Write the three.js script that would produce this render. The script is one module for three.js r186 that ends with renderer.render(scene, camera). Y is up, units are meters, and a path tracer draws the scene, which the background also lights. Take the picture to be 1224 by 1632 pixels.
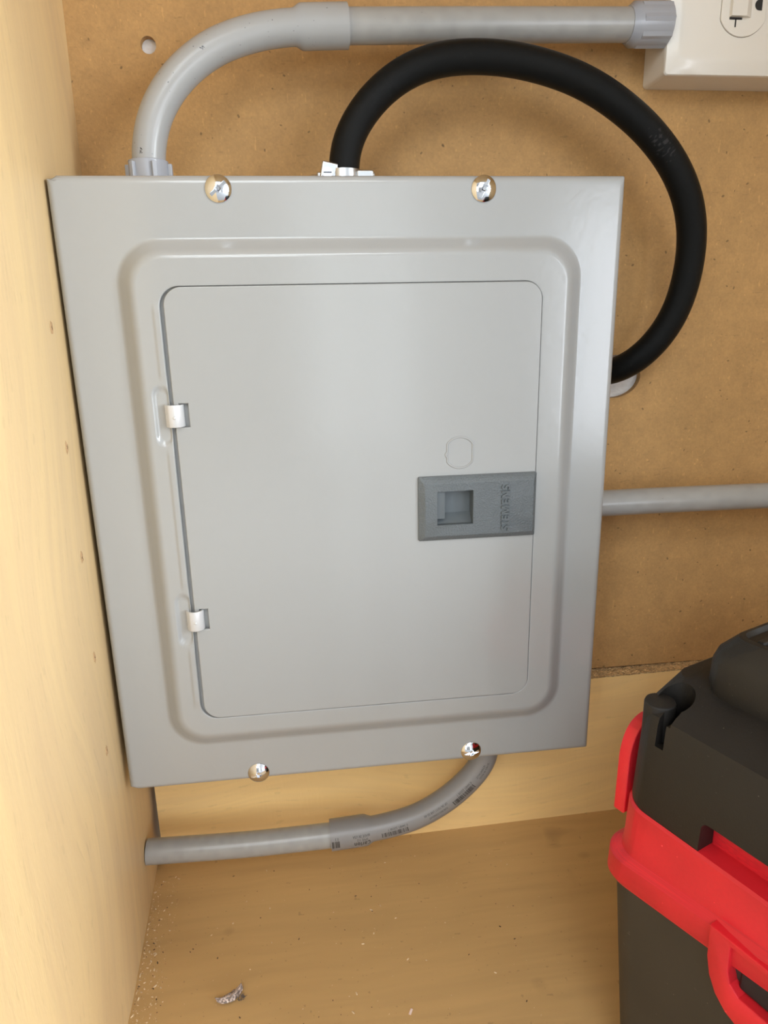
import * as THREE from 'three';
import { RectAreaLightUniformsLib } from 'three/addons/lights/RectAreaLightUniformsLib.js';
import { RoundedBoxGeometry } from 'three/addons/geometries/RoundedBoxGeometry.js';
import { TextGeometry } from 'three/addons/geometries/TextGeometry.js';
import { FontLoader } from 'three/addons/loaders/FontLoader.js';
import { mergeGeometries, mergeVertices, toCreasedNormals } from 'three/addons/utils/BufferGeometryUtils.js';
import { Brush, Evaluator, SUBTRACTION } from 'three-bvh-csg';

// ---------------------------------------------------------------- camera
const scene = new THREE.Scene();
const camera = new THREE.PerspectiveCamera(72.4, 1224 / 1632, 0.02, 30);
camera.fov = THREE.MathUtils.radToDeg(2 * Math.atan(816 / 1115));
camera.up.set(0, 1, 0);
camera.position.set(0.1441, 0.4829, 0.5703);
{
  // yaw 6.6 deg to the right, 15.8 deg downwards, 1.2 deg roll
  const rx = 0.27560139, ry = -0.11558764, rz = -0.02108155;
  const R = new THREE.Matrix4().makeRotationZ(rz).multiply(new THREE.Matrix4().makeRotationX(rx)).multiply(new THREE.Matrix4().makeRotationY(ry));
  // R works in axes with y down and z forward; turn to three's axes (world and camera both flipped in y and z)
  const F = new THREE.Matrix4().makeScale(1, -1, -1);
  const view = F.clone().multiply(R).multiply(F);
  camera.quaternion.setFromRotationMatrix(view.clone().transpose());
}
camera.updateProjectionMatrix();
scene.add(camera);

// ---------------------------------------------------------------- light
const renderer = new THREE.WebGLRenderer({ antialias: true });
renderer.toneMapping = THREE.LinearToneMapping;
renderer.toneMappingExposure = 0.745;
renderer.shadowMap.enabled = true;
RectAreaLightUniformsLib.init();
scene.background = new THREE.Color(0x000000);
const FRONT = 3.0;                                   // z of the room wall behind the photographer
const SIDE = 3.2;                                    // x of the room's right wall
const WINDOWS = [                                    // wall, along the wall, y, width, height, colour, intensity
  ['right', 2.1, 1.1, 1.6, 1.9, 0xe8f1f7, 34],
  ['front', 0.42, 0.6, 0.45, 1.5, 0xe8f1f7, 3.5],
  ['front', 1.9, 0.42, 0.9, 1.1, 0xe8effa, 12],
  ['front', -0.45, 1.75, 1.3, 0.85, 0xe8f1f7, 11],
  ['front', -1.5, 0.85, 0.5, 1.6, 0xe8f1f7, 12],
];
const LAMP = [0.05, 2.28, 2.45, 1.1, 0.7, 0xf2f6fb, 14];  // ceiling panel: x, y, z, width, depth, colour, intensity

// ---------------------------------------------------------------- helpers
let seed = 12345;
const rnd = () => { seed = (seed * 1664525 + 1013904223) >>> 0; return seed / 4294967296; };
const used = {};
function numbered(n) { const k = used[n] = (used[n] ?? -1) + 1; return k ? `${n}_${String(k).padStart(3, '0')}` : n; }
function shadows(m) { m.castShadow = true; m.receiveShadow = true; return m; }
function part(name, g, m, parent, label) {
  const o = shadows(new THREE.Mesh(g, m)); o.name = name; parent.add(o);
  if (label) o.userData.label = label;
  return o;
}
function struct(name, g, m) { const o = shadows(new THREE.Mesh(g, m)); o.name = numbered(name); o.userData.kind = 'structure'; scene.add(o); return o; }
function thing(name, label, category, [x, y, z] = [0, 0, 0], group) {
  const o = new THREE.Group(); o.name = numbered(name); o.position.set(x, y, z);
  o.userData.label = label; o.userData.category = category; if (group) o.userData.group = group;
  scene.add(o); return o;
}
const box = (x0, x1, y0, y1, z0, z1) => new THREE.BoxGeometry(x1 - x0, y1 - y0, z1 - z0).translate((x0 + x1) / 2, (y0 + y1) / 2, (z0 + z1) / 2);
const rbox = (x0, x1, y0, y1, z0, z1, r, s = 3) => new RoundedBoxGeometry(x1 - x0, y1 - y0, z1 - z0, s, r).translate((x0 + x1) / 2, (y0 + y1) / 2, (z0 + z1) / 2);
function metricUV(g, su, sv, ou = 0, ov = 0) { const u = g.attributes.uv; for (let i = 0; i < u.count; i++) u.setXY(i, u.getX(i) * su + ou, u.getY(i) * sv + ov); return g; }
function boxUV(g) {                                  // uv in metres from position, by the face's main axis
  const p = g.attributes.position, n = g.attributes.normal, a = new Float32Array(p.count * 2);
  for (let i = 0; i < p.count; i++) {
    const x = Math.abs(n.getX(i)), y = Math.abs(n.getY(i)), z = Math.abs(n.getZ(i));
    if (x >= y && x >= z) { a[2 * i] = p.getZ(i); a[2 * i + 1] = p.getY(i); }
    else if (y >= z) { a[2 * i] = p.getX(i); a[2 * i + 1] = p.getZ(i); }
    else { a[2 * i] = p.getX(i); a[2 * i + 1] = p.getY(i); }
  }
  g.setAttribute('uv', new THREE.BufferAttribute(a, 2)); return g;
}
// periodic value noise
const LAT = new Float32Array(65536); for (let i = 0; i < 65536; i++) LAT[i] = rnd();
const lat = (x, y, s) => LAT[((x * 73 + y * 179 + s * 3571) ^ (x * y * 31 + s)) & 65535];
function vn(x, y, px, py, s = 0) {
  const xi = Math.floor(x), yi = Math.floor(y); let fx = x - xi, fy = y - yi; fx = fx * fx * (3 - 2 * fx); fy = fy * fy * (3 - 2 * fy);
  const m = (a, p) => ((a % p) + p) % p, x0 = m(xi, px), x1 = m(xi + 1, px), y0 = m(yi, py), y1 = m(yi + 1, py);
  const a = lat(x0, y0, s), b = lat(x1, y0, s), c = lat(x0, y1, s), d = lat(x1, y1, s);
  return a + (b - a) * fx + (c - a) * fy + (a - b - c + d) * fx * fy;
}
function tex(w, h, metresU, metresV, fn, srgb = true) {
  const d = new Uint8Array(w * h * 4);
  for (let j = 0; j < h; j++) for (let i = 0; i < w; i++) {
    const c = fn(i / w, j / h, i, j), k = (j * w + i) * 4;
    for (let q = 0; q < 3; q++) d[k + q] = Math.max(0, Math.min(255, Math.round(c[q] ?? c[0])));
    d[k + 3] = 255;
  }
  const t = new THREE.DataTexture(d, w, h, THREE.RGBAFormat);
  t.wrapS = t.wrapT = THREE.RepeatWrapping; t.magFilter = THREE.LinearFilter; t.minFilter = THREE.LinearMipmapLinearFilter; t.generateMipmaps = true;
  t.repeat.set(1 / metresU, 1 / metresV); if (srgb) t.colorSpace = THREE.SRGBColorSpace; t.needsUpdate = true; return t;
}
const merge = (a) => mergeGeometries(a.map((g) => (g.index ? g.toNonIndexed() : g)));
const linc = (r, g, b) => new THREE.Color().setRGB(r, g, b);

// ---------------------------------------------------------------- materials
const std = (o) => new THREE.MeshPhysicalMaterial(o);
// raw fibreboard: fine fibres and specks
const mdfSpots = []; for (let i = 0; i < 260; i++) mdfSpots.push([rnd(), rnd(), 0.0006 + rnd() * 0.0016, rnd() < 0.7 ? -1 : 1, rnd() * Math.PI, 0.3 + rnd()]);
const mdfMap = tex(1024, 1024, 0.36, 0.36, (u, v) => {
  let n = 0.5 * vn(u * 300, v * 300, 300, 300, 1) + 0.35 * vn(u * 130, v * 130, 130, 130, 2) + 0.5 * vn(u * 34, v * 34, 34, 34, 3) + 0.35 * vn(u * 9, v * 9, 9, 9, 4);
  n = n / 1.7 - 0.5;
  const f = vn(u * 420, v * 90, 420, 90, 6) > 0.93 ? 0.13 : 0, g = vn(u * 90, v * 420, 90, 420, 7) > 0.94 ? -0.14 : 0;
  const k = 1 + 0.2 * n + f * 0.7 + g * 0.7;
  return [183 * k, 142 * k, 89 * k];
});
{ // dark and pale fibre specks
  const d = mdfMap.image.data;
  for (const [u, v, s, sg, a, e] of mdfSpots) {
    const R = s / 0.36 * 1024, cx = u * 1024, cy = v * 1024;
    for (let j = -6; j <= 6; j++) for (let i = -6; i <= 6; i++) {
      const x = i * Math.cos(a) + j * Math.sin(a), y = (-i * Math.sin(a) + j * Math.cos(a)) / (0.35 + e * 0.3);
      if (x * x + y * y > R * R * 0.35) continue;
      const k = ((((cy + j) | 0) & 1023) * 1024 + (((cx + i) | 0) & 1023)) * 4;
      for (let q = 0; q < 3; q++) d[k + q] = Math.max(0, Math.min(255, d[k + q] * (sg < 0 ? 0.72 : 1.12)));
    }
  }
}
const mdfBump = tex(512, 512, 0.09, 0.09, (u, v) => [255 * (0.6 * vn(u * 128, v * 128, 128, 128, 8) + 0.4 * vn(u * 40, v * 40, 40, 40, 9))], false);
const mdf = std({ map: mdfMap, bumpMap: mdfBump, bumpScale: 0.00012, roughness: 0.72 });
const rawBoard = std({
  roughness: 0.9, bumpScale: 0.0012,
  map: tex(256, 256, 0.05, 0.05, (u, v) => { const n = vn(u * 60, v * 60, 60, 60, 11) * 0.6 + vn(u * 20, v * 20, 20, 20, 12) * 0.5; const k = 0.72 + 0.55 * n; return [200 * k, 166 * k, 118 * k]; }),
  bumpMap: tex(256, 256, 0.05, 0.05, (u, v) => [255 * vn(u * 50, v * 50, 50, 50, 13)], false),
});
// maple-print melamine, grain along v
const mapleMap = tex(1024, 1024, 0.45, 0.9, (u, v) => {
  const w = 0.02 * Math.sin(v * Math.PI * 4) + 0.05 * vn(u * 5, v * 6, 5, 6, 21) + 0.012 * vn(u * 30, v * 20, 30, 20, 26), x = u + w;
  const g = 0.5 * vn(x * 60, v * 7, 60, 7, 22) + 0.35 * vn(x * 190, v * 16, 190, 16, 23) + 0.5 * vn(x * 17, v * 4, 17, 4, 24);
  const fl = vn(x * 260, v * 60, 260, 60, 25) > 0.9 ? -0.035 : 0;
  const k = 1 + 0.09 * (g / 1.35 - 0.5) + fl;
  return [246 * k, 211 * k * (1 + 0.01 * (g - 0.6)), 156 * k * (1 - 0.02 * (g - 0.6))];
});
const maple = std({ color: linc(0.74, 0.745, 0.76), map: mapleMap, roughness: 0.5, bumpMap: tex(256, 256, 0.04, 0.12, (u, v) => [255 * (0.5 * vn(u * 60, v * 30, 60, 30, 28) + 0.5 * vn(u * 20, v * 8, 20, 8, 29))], false), bumpScale: 0.00008 });
const mapleTurned = maple.clone(); mapleTurned.color.setRGB(1, 0.97, 0.84); mapleTurned.map = mapleMap.clone(); mapleTurned.map.rotation = Math.PI / 2; mapleTurned.map.needsUpdate = true;
// floor melamine: the same print, worn and dirty
const floorMap = tex(1024, 1024, 0.55, 0.42, (u, v) => {
  const w = 0.03 * vn(u * 5, v * 5, 5, 5, 31) + 0.012 * vn(u * 16, v * 22, 16, 22, 36), y = v + w;
  const g = 0.5 * vn(u * 7, y * 60, 7, 60, 32) + 0.3 * vn(u * 18, y * 170, 18, 170, 33) + 0.5 * vn(u * 5, y * 18, 5, 18, 34);
  let k = 1 + 0.1 * (g / 1.3 - 0.5);
  const m = vn(u * 26, v * 26, 26, 26, 37) * vn(u * 9, v * 9, 9, 9, 38) ; if (m > 0.62) k -= (m - 0.62) * 0.5;
  if (vn(u * 150, v * 150, 150, 150, 39) > 0.955) k -= 0.1;
  return [200 * k, 163 * k, 110 * k];
});
const floorMat = std({ map: floorMap, roughness: 0.5 });
const drywall = std({ color: linc(0.85, 0.82, 0.79), roughness: 0.95, bumpScale: 0.0012, bumpMap: tex(256, 256, 0.03, 0.03, (u, v) => [255 * (0.6 * vn(u * 24, v * 24, 24, 24, 41) + 0.4 * vn(u * 60, v * 60, 60, 60, 42))], false) });
const peel = tex(512, 512, 0.06, 0.06, (u, v) => [255 * (0.6 * vn(u * 22, v * 22, 22, 22, 51) + 0.4 * vn(u * 9, v * 9, 9, 9, 52))], false);
const paint = std({ color: linc(0.362, 0.366, 0.36), ior: 1.58, roughness: 0.17, bumpMap: peel, bumpScale: 0.000035 });
const paintHinge = std({ color: linc(0.62, 0.62, 0.62), roughness: 0.3, metalness: 0.15 });
const grain = tex(512, 512, 0.03, 0.03, (u, v) => [255 * Math.pow(0.65 * vn(u * 44, v * 44, 44, 44, 61) + 0.35 * vn(u * 90, v * 90, 90, 90, 62), 1.5)], false);
const latchMat = std({ color: linc(0.115, 0.13, 0.137), roughness: 0.4, bumpMap: grain, bumpScale: 0.0003 });
const latchSmooth = std({ color: linc(0.105, 0.12, 0.127), roughness: 0.4 });
const zinc = std({ color: linc(0.74, 0.76, 0.8), metalness: 1, roughness: 0.1 });
const castAlu = std({ color: linc(0.5, 0.51, 0.52), metalness: 1, roughness: 0.32 });
const scuff = (base, s) => tex(1024, 256, 1, 1, (u, v) => {
  let k = 1 + 0.06 * (vn(u * 40, v * 12, 40, 12, s) - 0.5);
  if (vn(u * 300, v * 90, 300, 90, s + 1) > 0.985) k *= 0.75;
  return base.map((b) => b * k);
});
const pvc = std({ map: scuff([158, 156, 152], 71), roughness: 0.28 });
const pvcFitting = std({ color: linc(0.36, 0.37, 0.4), roughness: 0.22 });
const rubber = std({ color: linc(0.012, 0.0115, 0.011), roughness: 0.42, bumpMap: grain, bumpScale: 0.0001 });
const plate = std({ color: linc(0.78, 0.73, 0.65), roughness: 0.22 });
const slotDark = std({ color: linc(0.02, 0.018, 0.016), roughness: 0.7 });
const dustSpecks = (base, n, add) => {               // even plastic with scattered pale dust grains
  const t = tex(1024, 1024, 0.25, 0.25, (u, v) => { const k = 1 + 0.12 * (vn(u * 12, v * 12, 12, 12, n) - 0.5) + 0.02 * (vn(u * 200, v * 200, 200, 200, n + 1) - 0.5); return base.map((b) => b * k); }), d = t.image.data;
  for (let i = 0; i < n; i++) {
    const x = Math.floor(rnd() * 1024), y = Math.floor(rnd() * 1024), sz = 1 + Math.floor(2.4 * Math.pow(rnd(), 5)), f = add * (0.3 + rnd() * 0.9), l = rnd() < 0.08 ? 5 : 1;
    for (let j = 0; j < sz; j++) for (let q = 0; q < sz + l - 1; q++) { const k = (((y + j) & 1023) * 1024 + ((x + q) & 1023)) * 4; for (let c = 0; c < 3; c++) d[k + c] = Math.min(255, d[k + c] + f * [1, 0.95, 0.85][c]); }
  }
  t.needsUpdate = true; return t;
};
const blackPlastic = std({ map: dustSpecks([28, 25, 22], 520, 70), roughness: 0.5, bumpMap: grain, bumpScale: 0.00005 });
const greyPlastic = std({ map: dustSpecks([58, 52, 44], 420, 60), roughness: 0.55 });
const redPlastic = std({ map: dustSpecks([216, 37, 47], 300, 60), roughness: 0.42 });
const roomPaint = std({ color: linc(0.36, 0.35, 0.34), roughness: 0.9 });
const concrete = std({ color: linc(0.4, 0.4, 0.4), roughness: 0.8 });

// ---------------------------------------------------------------- setting: the cabinet
const floorY = (x) => 0.0205 * (x - 0.2254);
const wallX = (y0, z) => { const y = Math.min(y0, 0.75); return -0.0101 + 0.0127 * (y + 0.015) + z * (0.052 - 0.064 * (y + 0.015)) * (z > 0.15 ? 0.15 / z : 1); };
const CZ = 0.42, CX = 0.62, CY = 0.88;
{
  // left side panel: slightly warped board, 16 mm thick
  const g = new THREE.BoxGeometry(0.016, 0.95, CZ + 0.02, 1, 60, 40), p = g.attributes.position;
  for (let i = 0; i < p.count; i++) { const y = p.getY(i) + 0.435, z = p.getZ(i) + CZ / 2 - 0.01; p.setXYZ(i, wallX(y, z) + (p.getX(i) - 0.008), y, z); }
  g.computeVertexNormals();
  const wl = struct('wall_left', boxUV(g), maple);
  // torn staple holes in a column
  for (const [y, z] of [[0.4788, 0.1164], [0.4071, 0.1194], [0.335, 0.12], [0.2645, 0.1229], [0.1941, 0.1251]]) {
    const pts = [[0.0001, 0.0001], [0.0008, 0.00015], [0.0011, 0.0006], [0.0015, 0.0005], [0.0021, 0]].map(([r, h]) => new THREE.Vector2(r, h));
    const h = new THREE.LatheGeometry(pts, 18), q = h.attributes.position;
    for (let i = 0; i < q.count; i++) { const k = 0.75 + 0.5 * rnd(); q.setXYZ(i, q.getX(i) * 0.85 * k, q.getY(i) * (0.6 + 0.8 * rnd()), q.getZ(i) * 1.8 * k); }
    h.rotateX(0).rotateZ(-Math.PI / 2).rotateX(Math.PI / 2); h.computeVertexNormals();
    h.translate(wallX(y, z) + 0.0001, y, z);
    const o = part('staple_hole', h, std({ color: linc(0.45, 0.28, 0.14), roughness: 0.8 }), wl);
    part('hole_core', new THREE.SphereGeometry(0.0007, 10, 8).scale(0.5, 1.7, 0.7).translate(wallX(y, z) + 0.0004, y, z), std({ color: linc(0.09, 0.05, 0.02), roughness: 0.9 }), o);
  }
  // back: raw fibreboard with two bored holes
  const s = new THREE.Shape(); s.moveTo(-0.009, 0.157); s.lineTo(CX, 0.157 - 0.0015); s.lineTo(CX, CY); s.lineTo(-0.0005, CY); s.closePath();
  const h1 = new THREE.Path(); h1.absellipse(0.0526, 0.6658, 0.0053, 0.0055, 0, Math.PI * 2, true); s.holes.push(h1);
  const h2 = new THREE.Path(); h2.absellipse(0.4075, 0.4283, 0.0234, 0.0178, 0, Math.PI * 2, true); s.holes.push(h2);
  const bg = new THREE.ExtrudeGeometry(s, { depth: 0.006, bevelEnabled: false, curveSegments: 40 }); bg.translate(0, 0, -0.006);
  struct('wall_back', bg, mdf);
  struct('wall_outer_back', merge([box(-1.8, 3.2, 0.15, 2.3, -0.16, -0.0066), box(-1.8, 3.2, -0.25, 0.15, -0.16, -0.075)]), drywall);
  // lower rail in front of the fibreboard, raw top edge
  const rail = new THREE.BoxGeometry(0.62, 0.1665, 0.0175, 60, 1, 3); rail.translate(0.3065, 0.0653, 0.00325);
  { const p = rail.attributes.position; for (let i = 0; i < p.count; i++) if (p.getY(i) > 0.1) p.setY(i, p.getY(i) + 0.0325 * (p.getX(i) - 0.4) * 0.5); }
  rail.translate(0, 0.0035, 0); rail.computeVertexNormals(); boxUV(rail);
  const tr = struct('trim_1', rail, mapleTurned);
  const edge = new THREE.BoxGeometry(0.62, 0.0006, 0.0172, 200, 1, 8); { const p = edge.attributes.position; for (let i = 0; i < p.count; i++) { const x = p.getX(i) + 0.307; p.setXYZ(i, x, 0.1524 + p.getY(i) + 0.0325 * (x - 0.4) * 0.5 + (p.getY(i) > 0 ? rnd() * 0.0009 : 0), p.getZ(i) + 0.0034 + (p.getZ(i) > 0.0085 ? (rnd() - 0.3) * 0.0006 : 0)); } }
  edge.computeVertexNormals(); part('raw_edge', boxUV(edge), rawBoard, tr, 'rough unfinished particleboard top edge');
  // floor board
  const fg = new THREE.BoxGeometry(CX + 0.03, 0.016, CZ, 2, 1, 2); fg.translate((CX - 0.03) / 2 , -0.008, CZ / 2); { const p = fg.attributes.position; for (let i = 0; i < p.count; i++) p.setY(i, p.getY(i) + floorY(p.getX(i))); }
  fg.computeVertexNormals(); struct('floor', boxUV(fg), floorMat);
  struct('ceiling', boxUV(box(-0.02, CX + 0.02, CY, CY + 0.03, -0.011, CZ)), maple);
  struct('wall_right', boxUV(box(CX, CX + 0.016, -0.02, CY, -0.01, CZ)), maple);
}
// the room outside the cabinet
struct('floor_outer', box(-1.8, 3.2, -0.25, -0.13, -0.16, FRONT + 0.15), concrete);
struct('ceiling_outer', box(-1.8, 3.2, 2.3, 2.42, -0.16, FRONT + 0.15), roomPaint);
struct('wall_outer_left', box(-1.92, -1.8, -0.25, 2.42, -0.16, FRONT + 0.15), roomPaint);
struct('wall_outer_right', box(3.2, 3.32, -0.25, 2.42, -0.16, FRONT + 0.15), roomPaint);
struct('wall_front', box(-1.8, 3.2, -0.25, 2.42, FRONT, FRONT + 0.15), roomPaint);
{
  WINDOWS.forEach(([side, u, y, w, h, col, I], i) => {
    const turn = side === 'right' ? -Math.PI / 2 : Math.PI, px = side === 'right' ? SIDE : u, pz = side === 'right' ? u : FRONT;
    const put = (g) => g.rotateY(turn).translate(px, y, pz);            // built facing +z, turned to face into the room
    const g = struct(`window_${i + 1}`, put(box(-w / 2, w / 2, -h / 2, h / 2, 0.001, 0.012)), new THREE.MeshStandardMaterial({ color: 0x222222, emissive: col, emissiveIntensity: 1.2, roughness: 0.4 }));
    const fr = [box(-w / 2 - 0.06, w / 2 + 0.06, h / 2, h / 2 + 0.06, 0.001, 0.05), box(-w / 2 - 0.06, w / 2 + 0.06, -h / 2 - 0.06, -h / 2, 0.001, 0.05), box(-w / 2 - 0.06, -w / 2, -h / 2, h / 2, 0.001, 0.05), box(w / 2, w / 2 + 0.06, -h / 2, h / 2, 0.001, 0.05), box(-0.05, 0.05, -h / 2, h / 2, 0.03, 0.08)];
    part('window_frame', put(merge(fr)), roomPaint, g);
    const L = new THREE.RectAreaLight(col, I, w, h), n = new THREE.Vector3(0, 0, 1).applyAxisAngle(new THREE.Vector3(0, 1, 0), turn);
    L.position.set(px, y, pz).addScaledVector(n, 0.02); L.lookAt(L.position.clone().add(n)); L.name = `window_${i + 1}_light`; scene.add(L);
  });
  const [x, y, z, w, d, col, I] = LAMP;
  const t = thing('ceiling_lamp', 'flat white rectangular ceiling lamp of the room outside the cabinet', 'lamp', [x, 2.3, z]);
  part('housing', box(-w / 2 - 0.02, w / 2 + 0.02, -0.04, 0, -d / 2 - 0.02, d / 2 + 0.02), roomPaint, t);
  part('diffuser', box(-w / 2, w / 2, -0.046, -0.0405, -d / 2, d / 2), new THREE.MeshStandardMaterial({ color: 0x333333, emissive: col, emissiveIntensity: 1.5 }), t);
  const L = new THREE.RectAreaLight(col, I, w, d); L.position.set(x, 2.3 - 0.05, z); L.lookAt(x, 0, z); L.name = 'ceiling_lamp_light'; scene.add(L);
}

// ---------------------------------------------------------------- rounded-rectangle lofts
function rrPoints(x0, x1, y0, y1, r, nS, nC) {       // counter-clockwise from the lower left of the bottom edge
  const a = []; const E = (ax, ay, bx, by) => { for (let i = 0; i < nS; i++) a.push([ax + (bx - ax) * i / nS, ay + (by - ay) * i / nS]); };
  const C = (cx, cy, t0) => { for (let i = 0; i < nC; i++) { const t = t0 + Math.PI / 2 * i / nC; a.push([cx + r * Math.cos(t), cy + r * Math.sin(t)]); } };
  E(x0 + r, y0, x1 - r, y0); C(x1 - r, y0 + r, -Math.PI / 2); E(x1, y0 + r, x1, y1 - r); C(x1 - r, y1 - r, 0);
  E(x1 - r, y1, x0 + r, y1); C(x0 + r, y1 - r, Math.PI / 2); E(x0, y1 - r, x0, y0 + r); C(x0 + r, y0 + r, Math.PI);
  return a;
}
function loft(rings, { capFirst = false, capLast = false, flip = false } = {}) {   // rings of [x, y, z]; same count each
  const n = rings[0].length, pos = [], idx = [];
  for (const r of rings) for (const p of r) pos.push(p[0], p[1], p[2]);
  for (let k = 0; k + 1 < rings.length; k++) for (let i = 0; i < n; i++) { const a = k * n + i, b = k * n + (i + 1) % n, c = a + n, d = b + n; if (flip) idx.push(a, c, b, b, c, d); else idx.push(a, b, c, b, d, c); }
  const cap = (k, rev) => { const r = rings[k], c = [0, 0, 0]; for (const p of r) for (let q = 0; q < 3; q++) c[q] += p[q] / n; const o = pos.length / 3; pos.push(...c); for (const p of r) pos.push(...p); for (let i = 0; i < n; i++) { const a = o + 1 + i, b = o + 1 + (i + 1) % n; if (rev !== flip) idx.push(o, b, a); else idx.push(o, a, b); } };
  if (capFirst) cap(0, true); if (capLast) cap(rings.length - 1, false);
  const g = new THREE.BufferGeometry(); g.setAttribute('position', new THREE.Float32BufferAttribute(pos, 3)); g.setIndex(idx); g.computeVertexNormals();
  g.setAttribute('uv', new THREE.Float32BufferAttribute(new Float32Array(pos.length / 3 * 2), 2)); boxUV(g); return g;
}
const smooth = (t) => { t = Math.max(0, Math.min(1, t)); return t * t * (3 - 2 * t); };

// ---------------------------------------------------------------- the electrical panel
const panel = thing('electrical_panel', 'large flat grey metal electrical panel with embossed door mounted on the fibreboard back', 'electrical panel', [0, 0, 0]);
const CZF = 0.095, RISE = 0.0085;                     // front of the cover, height of the embossed field
const cov = { x0: 0, x1: 0.3635, y0: 0.137, y1: 0.567 };
const HINGES = [0.4222, 0.2785];
{
  part('enclosure', rbox(0.006, 0.357, 0.142, 0.561, 0.0003, 0.0835, 0.0015), paint, panel);
  const nS = 150, nC = 20, ring = (x0, x1, y0, y1, r, z) => rrPoints(x0, x1, y0, y1, r, nS, nC).map(([x, y]) => [x, y, typeof z === 'function' ? z(x, y) : z]);
  const out = (d, r, z) => ring(cov.x0 + d, cov.x1 - d, cov.y0 + d, cov.y1 - d, Math.max(r, 0.0006), z).map(([x, y, zz]) => {
    if (y > 0.564 && x < 0.0052) y = Math.min(y, 0.5652 - d * 0.8);                                   // notch in the top left corner
    if (y < 0.143 && x < 0.008) y = Math.max(y, cov.y0 + d * 0.9 + (0.0065 - x) * 0.42);              // clipped lower left corner
    return [x, y, zz];
  });
  const rings = [], RE = 0.0048;
  rings.push(out(0.0012, 0.001, 0.082)); rings.push(out(0, 0.001, 0.082)); rings.push(out(0, 0.001, CZF - RE - 0.002));
  for (let i = 0; i <= 14; i++) { const t = i / 14 * Math.PI / 2; rings.push(out(RE * (1 - Math.cos(t)), 0.001 + RE * 0.6 * (1 - Math.cos(t)), CZF - RE + RE * Math.sin(t))); }
  rings.push(out(0.006, 0.0055, CZF)); rings.push(out(0.012, 0.0075, CZF)); rings.push(out(0.022, 0.012, CZF));
  const A = [0.0340, 0.3362, 0.1715, 0.5312, 0.0275], B = [0.0478, 0.3222, 0.187, 0.5181, 0.0175];
  const mix = (t) => A.map((a, i) => a + (B[i] - a) * t);
  // S-shaped slope: short radius, straight run, short radius
  const r0 = 0.24, r1 = 0.44, prof = (t) => (t < r0 ? t * t / (2 * r0) : t > 1 - r1 ? 1 - r0 / 2 - r1 / 2 - (1 - t) * (1 - t) / (2 * r1) : t - r0 / 2) / (1 - r0 / 2 - r1 / 2);
  for (let i = 0; i <= 40; i++) { const t = i / 40, m = mix(t); rings.push(ring(m[0], m[1], m[2], m[3], m[4], CZF + RISE * prof(t))); }
  const D = [0.0600, 0.3072, 0.1985, 0.5026, 0.0125];
  const bump = (x, y) => {
    let h = 0;
    for (const hy of HINGES) { const dy = Math.max(0, Math.abs(y - hy) - 0.0135), dx = x - 0.0556, d = Math.hypot(dx, dy); h -= 0.0017 * smooth((0.0056 - d) / 0.0022) * (x > 0.0556 ? 1 : 1); }
    let far = 1; for (const hy of HINGES) far *= smooth((Math.abs(y - hy) - 0.021) / 0.006);
    h += 0.0007 * far * smooth((x - 0.0555) / 0.0016) * smooth((0.066 - x) / 0.003) * smooth((y - 0.207) / 0.008) * smooth((0.494 - y) / 0.008);
    return h;
  };
  for (let i = 1; i <= 16; i++) { const t = i / 16, m = B.map((b, k) => b + (D[k] - b) * t); rings.push(ring(m[0], m[1], m[2], m[3], m[4], (x, y) => CZF + RISE + bump(x, y))); }
  for (const [d, z] of [[0.0003, -0.00015], [0.0005, -0.0005], [0.0005, -0.0045]]) rings.push(ring(D[0] + d, D[1] - d, D[2] + d, D[3] - d, D[4], (x, y) => CZF + RISE + z + (d < 0.0004 ? bump(x, y) : Math.min(0, bump(x, y)))));
  part('cover', loft(rings), paint, panel);
  {
    const f = new THREE.Shape(); f.setFromPoints([[0.058, 0.196], [0.31, 0.196], [0.31, 0.505], [0.058, 0.505]].map(([x, y]) => new THREE.Vector2(x, y)));
    for (const [a, b, c, d] of [[0.234, 0.262, 0.338, 0.365]]) { const p = new THREE.Path(); p.setFromPoints([[a, c], [a, d], [b, d], [b, c]].map(([x, y]) => new THREE.Vector2(x, y))); f.holes.push(p); }
    part('inner_plate', new THREE.ExtrudeGeometry(f, { depth: 0.004, bevelEnabled: false }).translate(0, 0, CZF + RISE - 0.0075), paint, panel);
  }
  // door leaf with two hinge slots
  const ds = new THREE.Shape(); const dp = rrPoints(0.0630, 0.3064, 0.1995, 0.5017, 0.0115, 2, 14); ds.setFromPoints(dp.map(([x, y]) => new THREE.Vector2(x, y)));
  for (const hy of HINGES) { const p = new THREE.Path(); p.setFromPoints([[0.0662, hy - 0.0077], [0.0662, hy + 0.0077], [0.0722, hy + 0.0077], [0.0722, hy - 0.0077]].map(([x, y]) => new THREE.Vector2(x, y))); ds.holes.push(p); }
  { const p = new THREE.Path(); p.setFromPoints([[0.234, 0.338], [0.234, 0.365], [0.262, 0.365], [0.262, 0.338]].map(([x, y]) => new THREE.Vector2(x, y))); ds.holes.push(p); }
  const dg = new THREE.ExtrudeGeometry(ds, { depth: 0.0012, bevelEnabled: true, bevelThickness: 0.0006, bevelSize: 0.0006, bevelOffset: -0.0006, bevelSegments: 5, curveSegments: 12 }); dg.translate(0, 0, CZF + RISE - 0.0012);
  const door = part('door', boxUV(dg), paint, panel);
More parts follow.
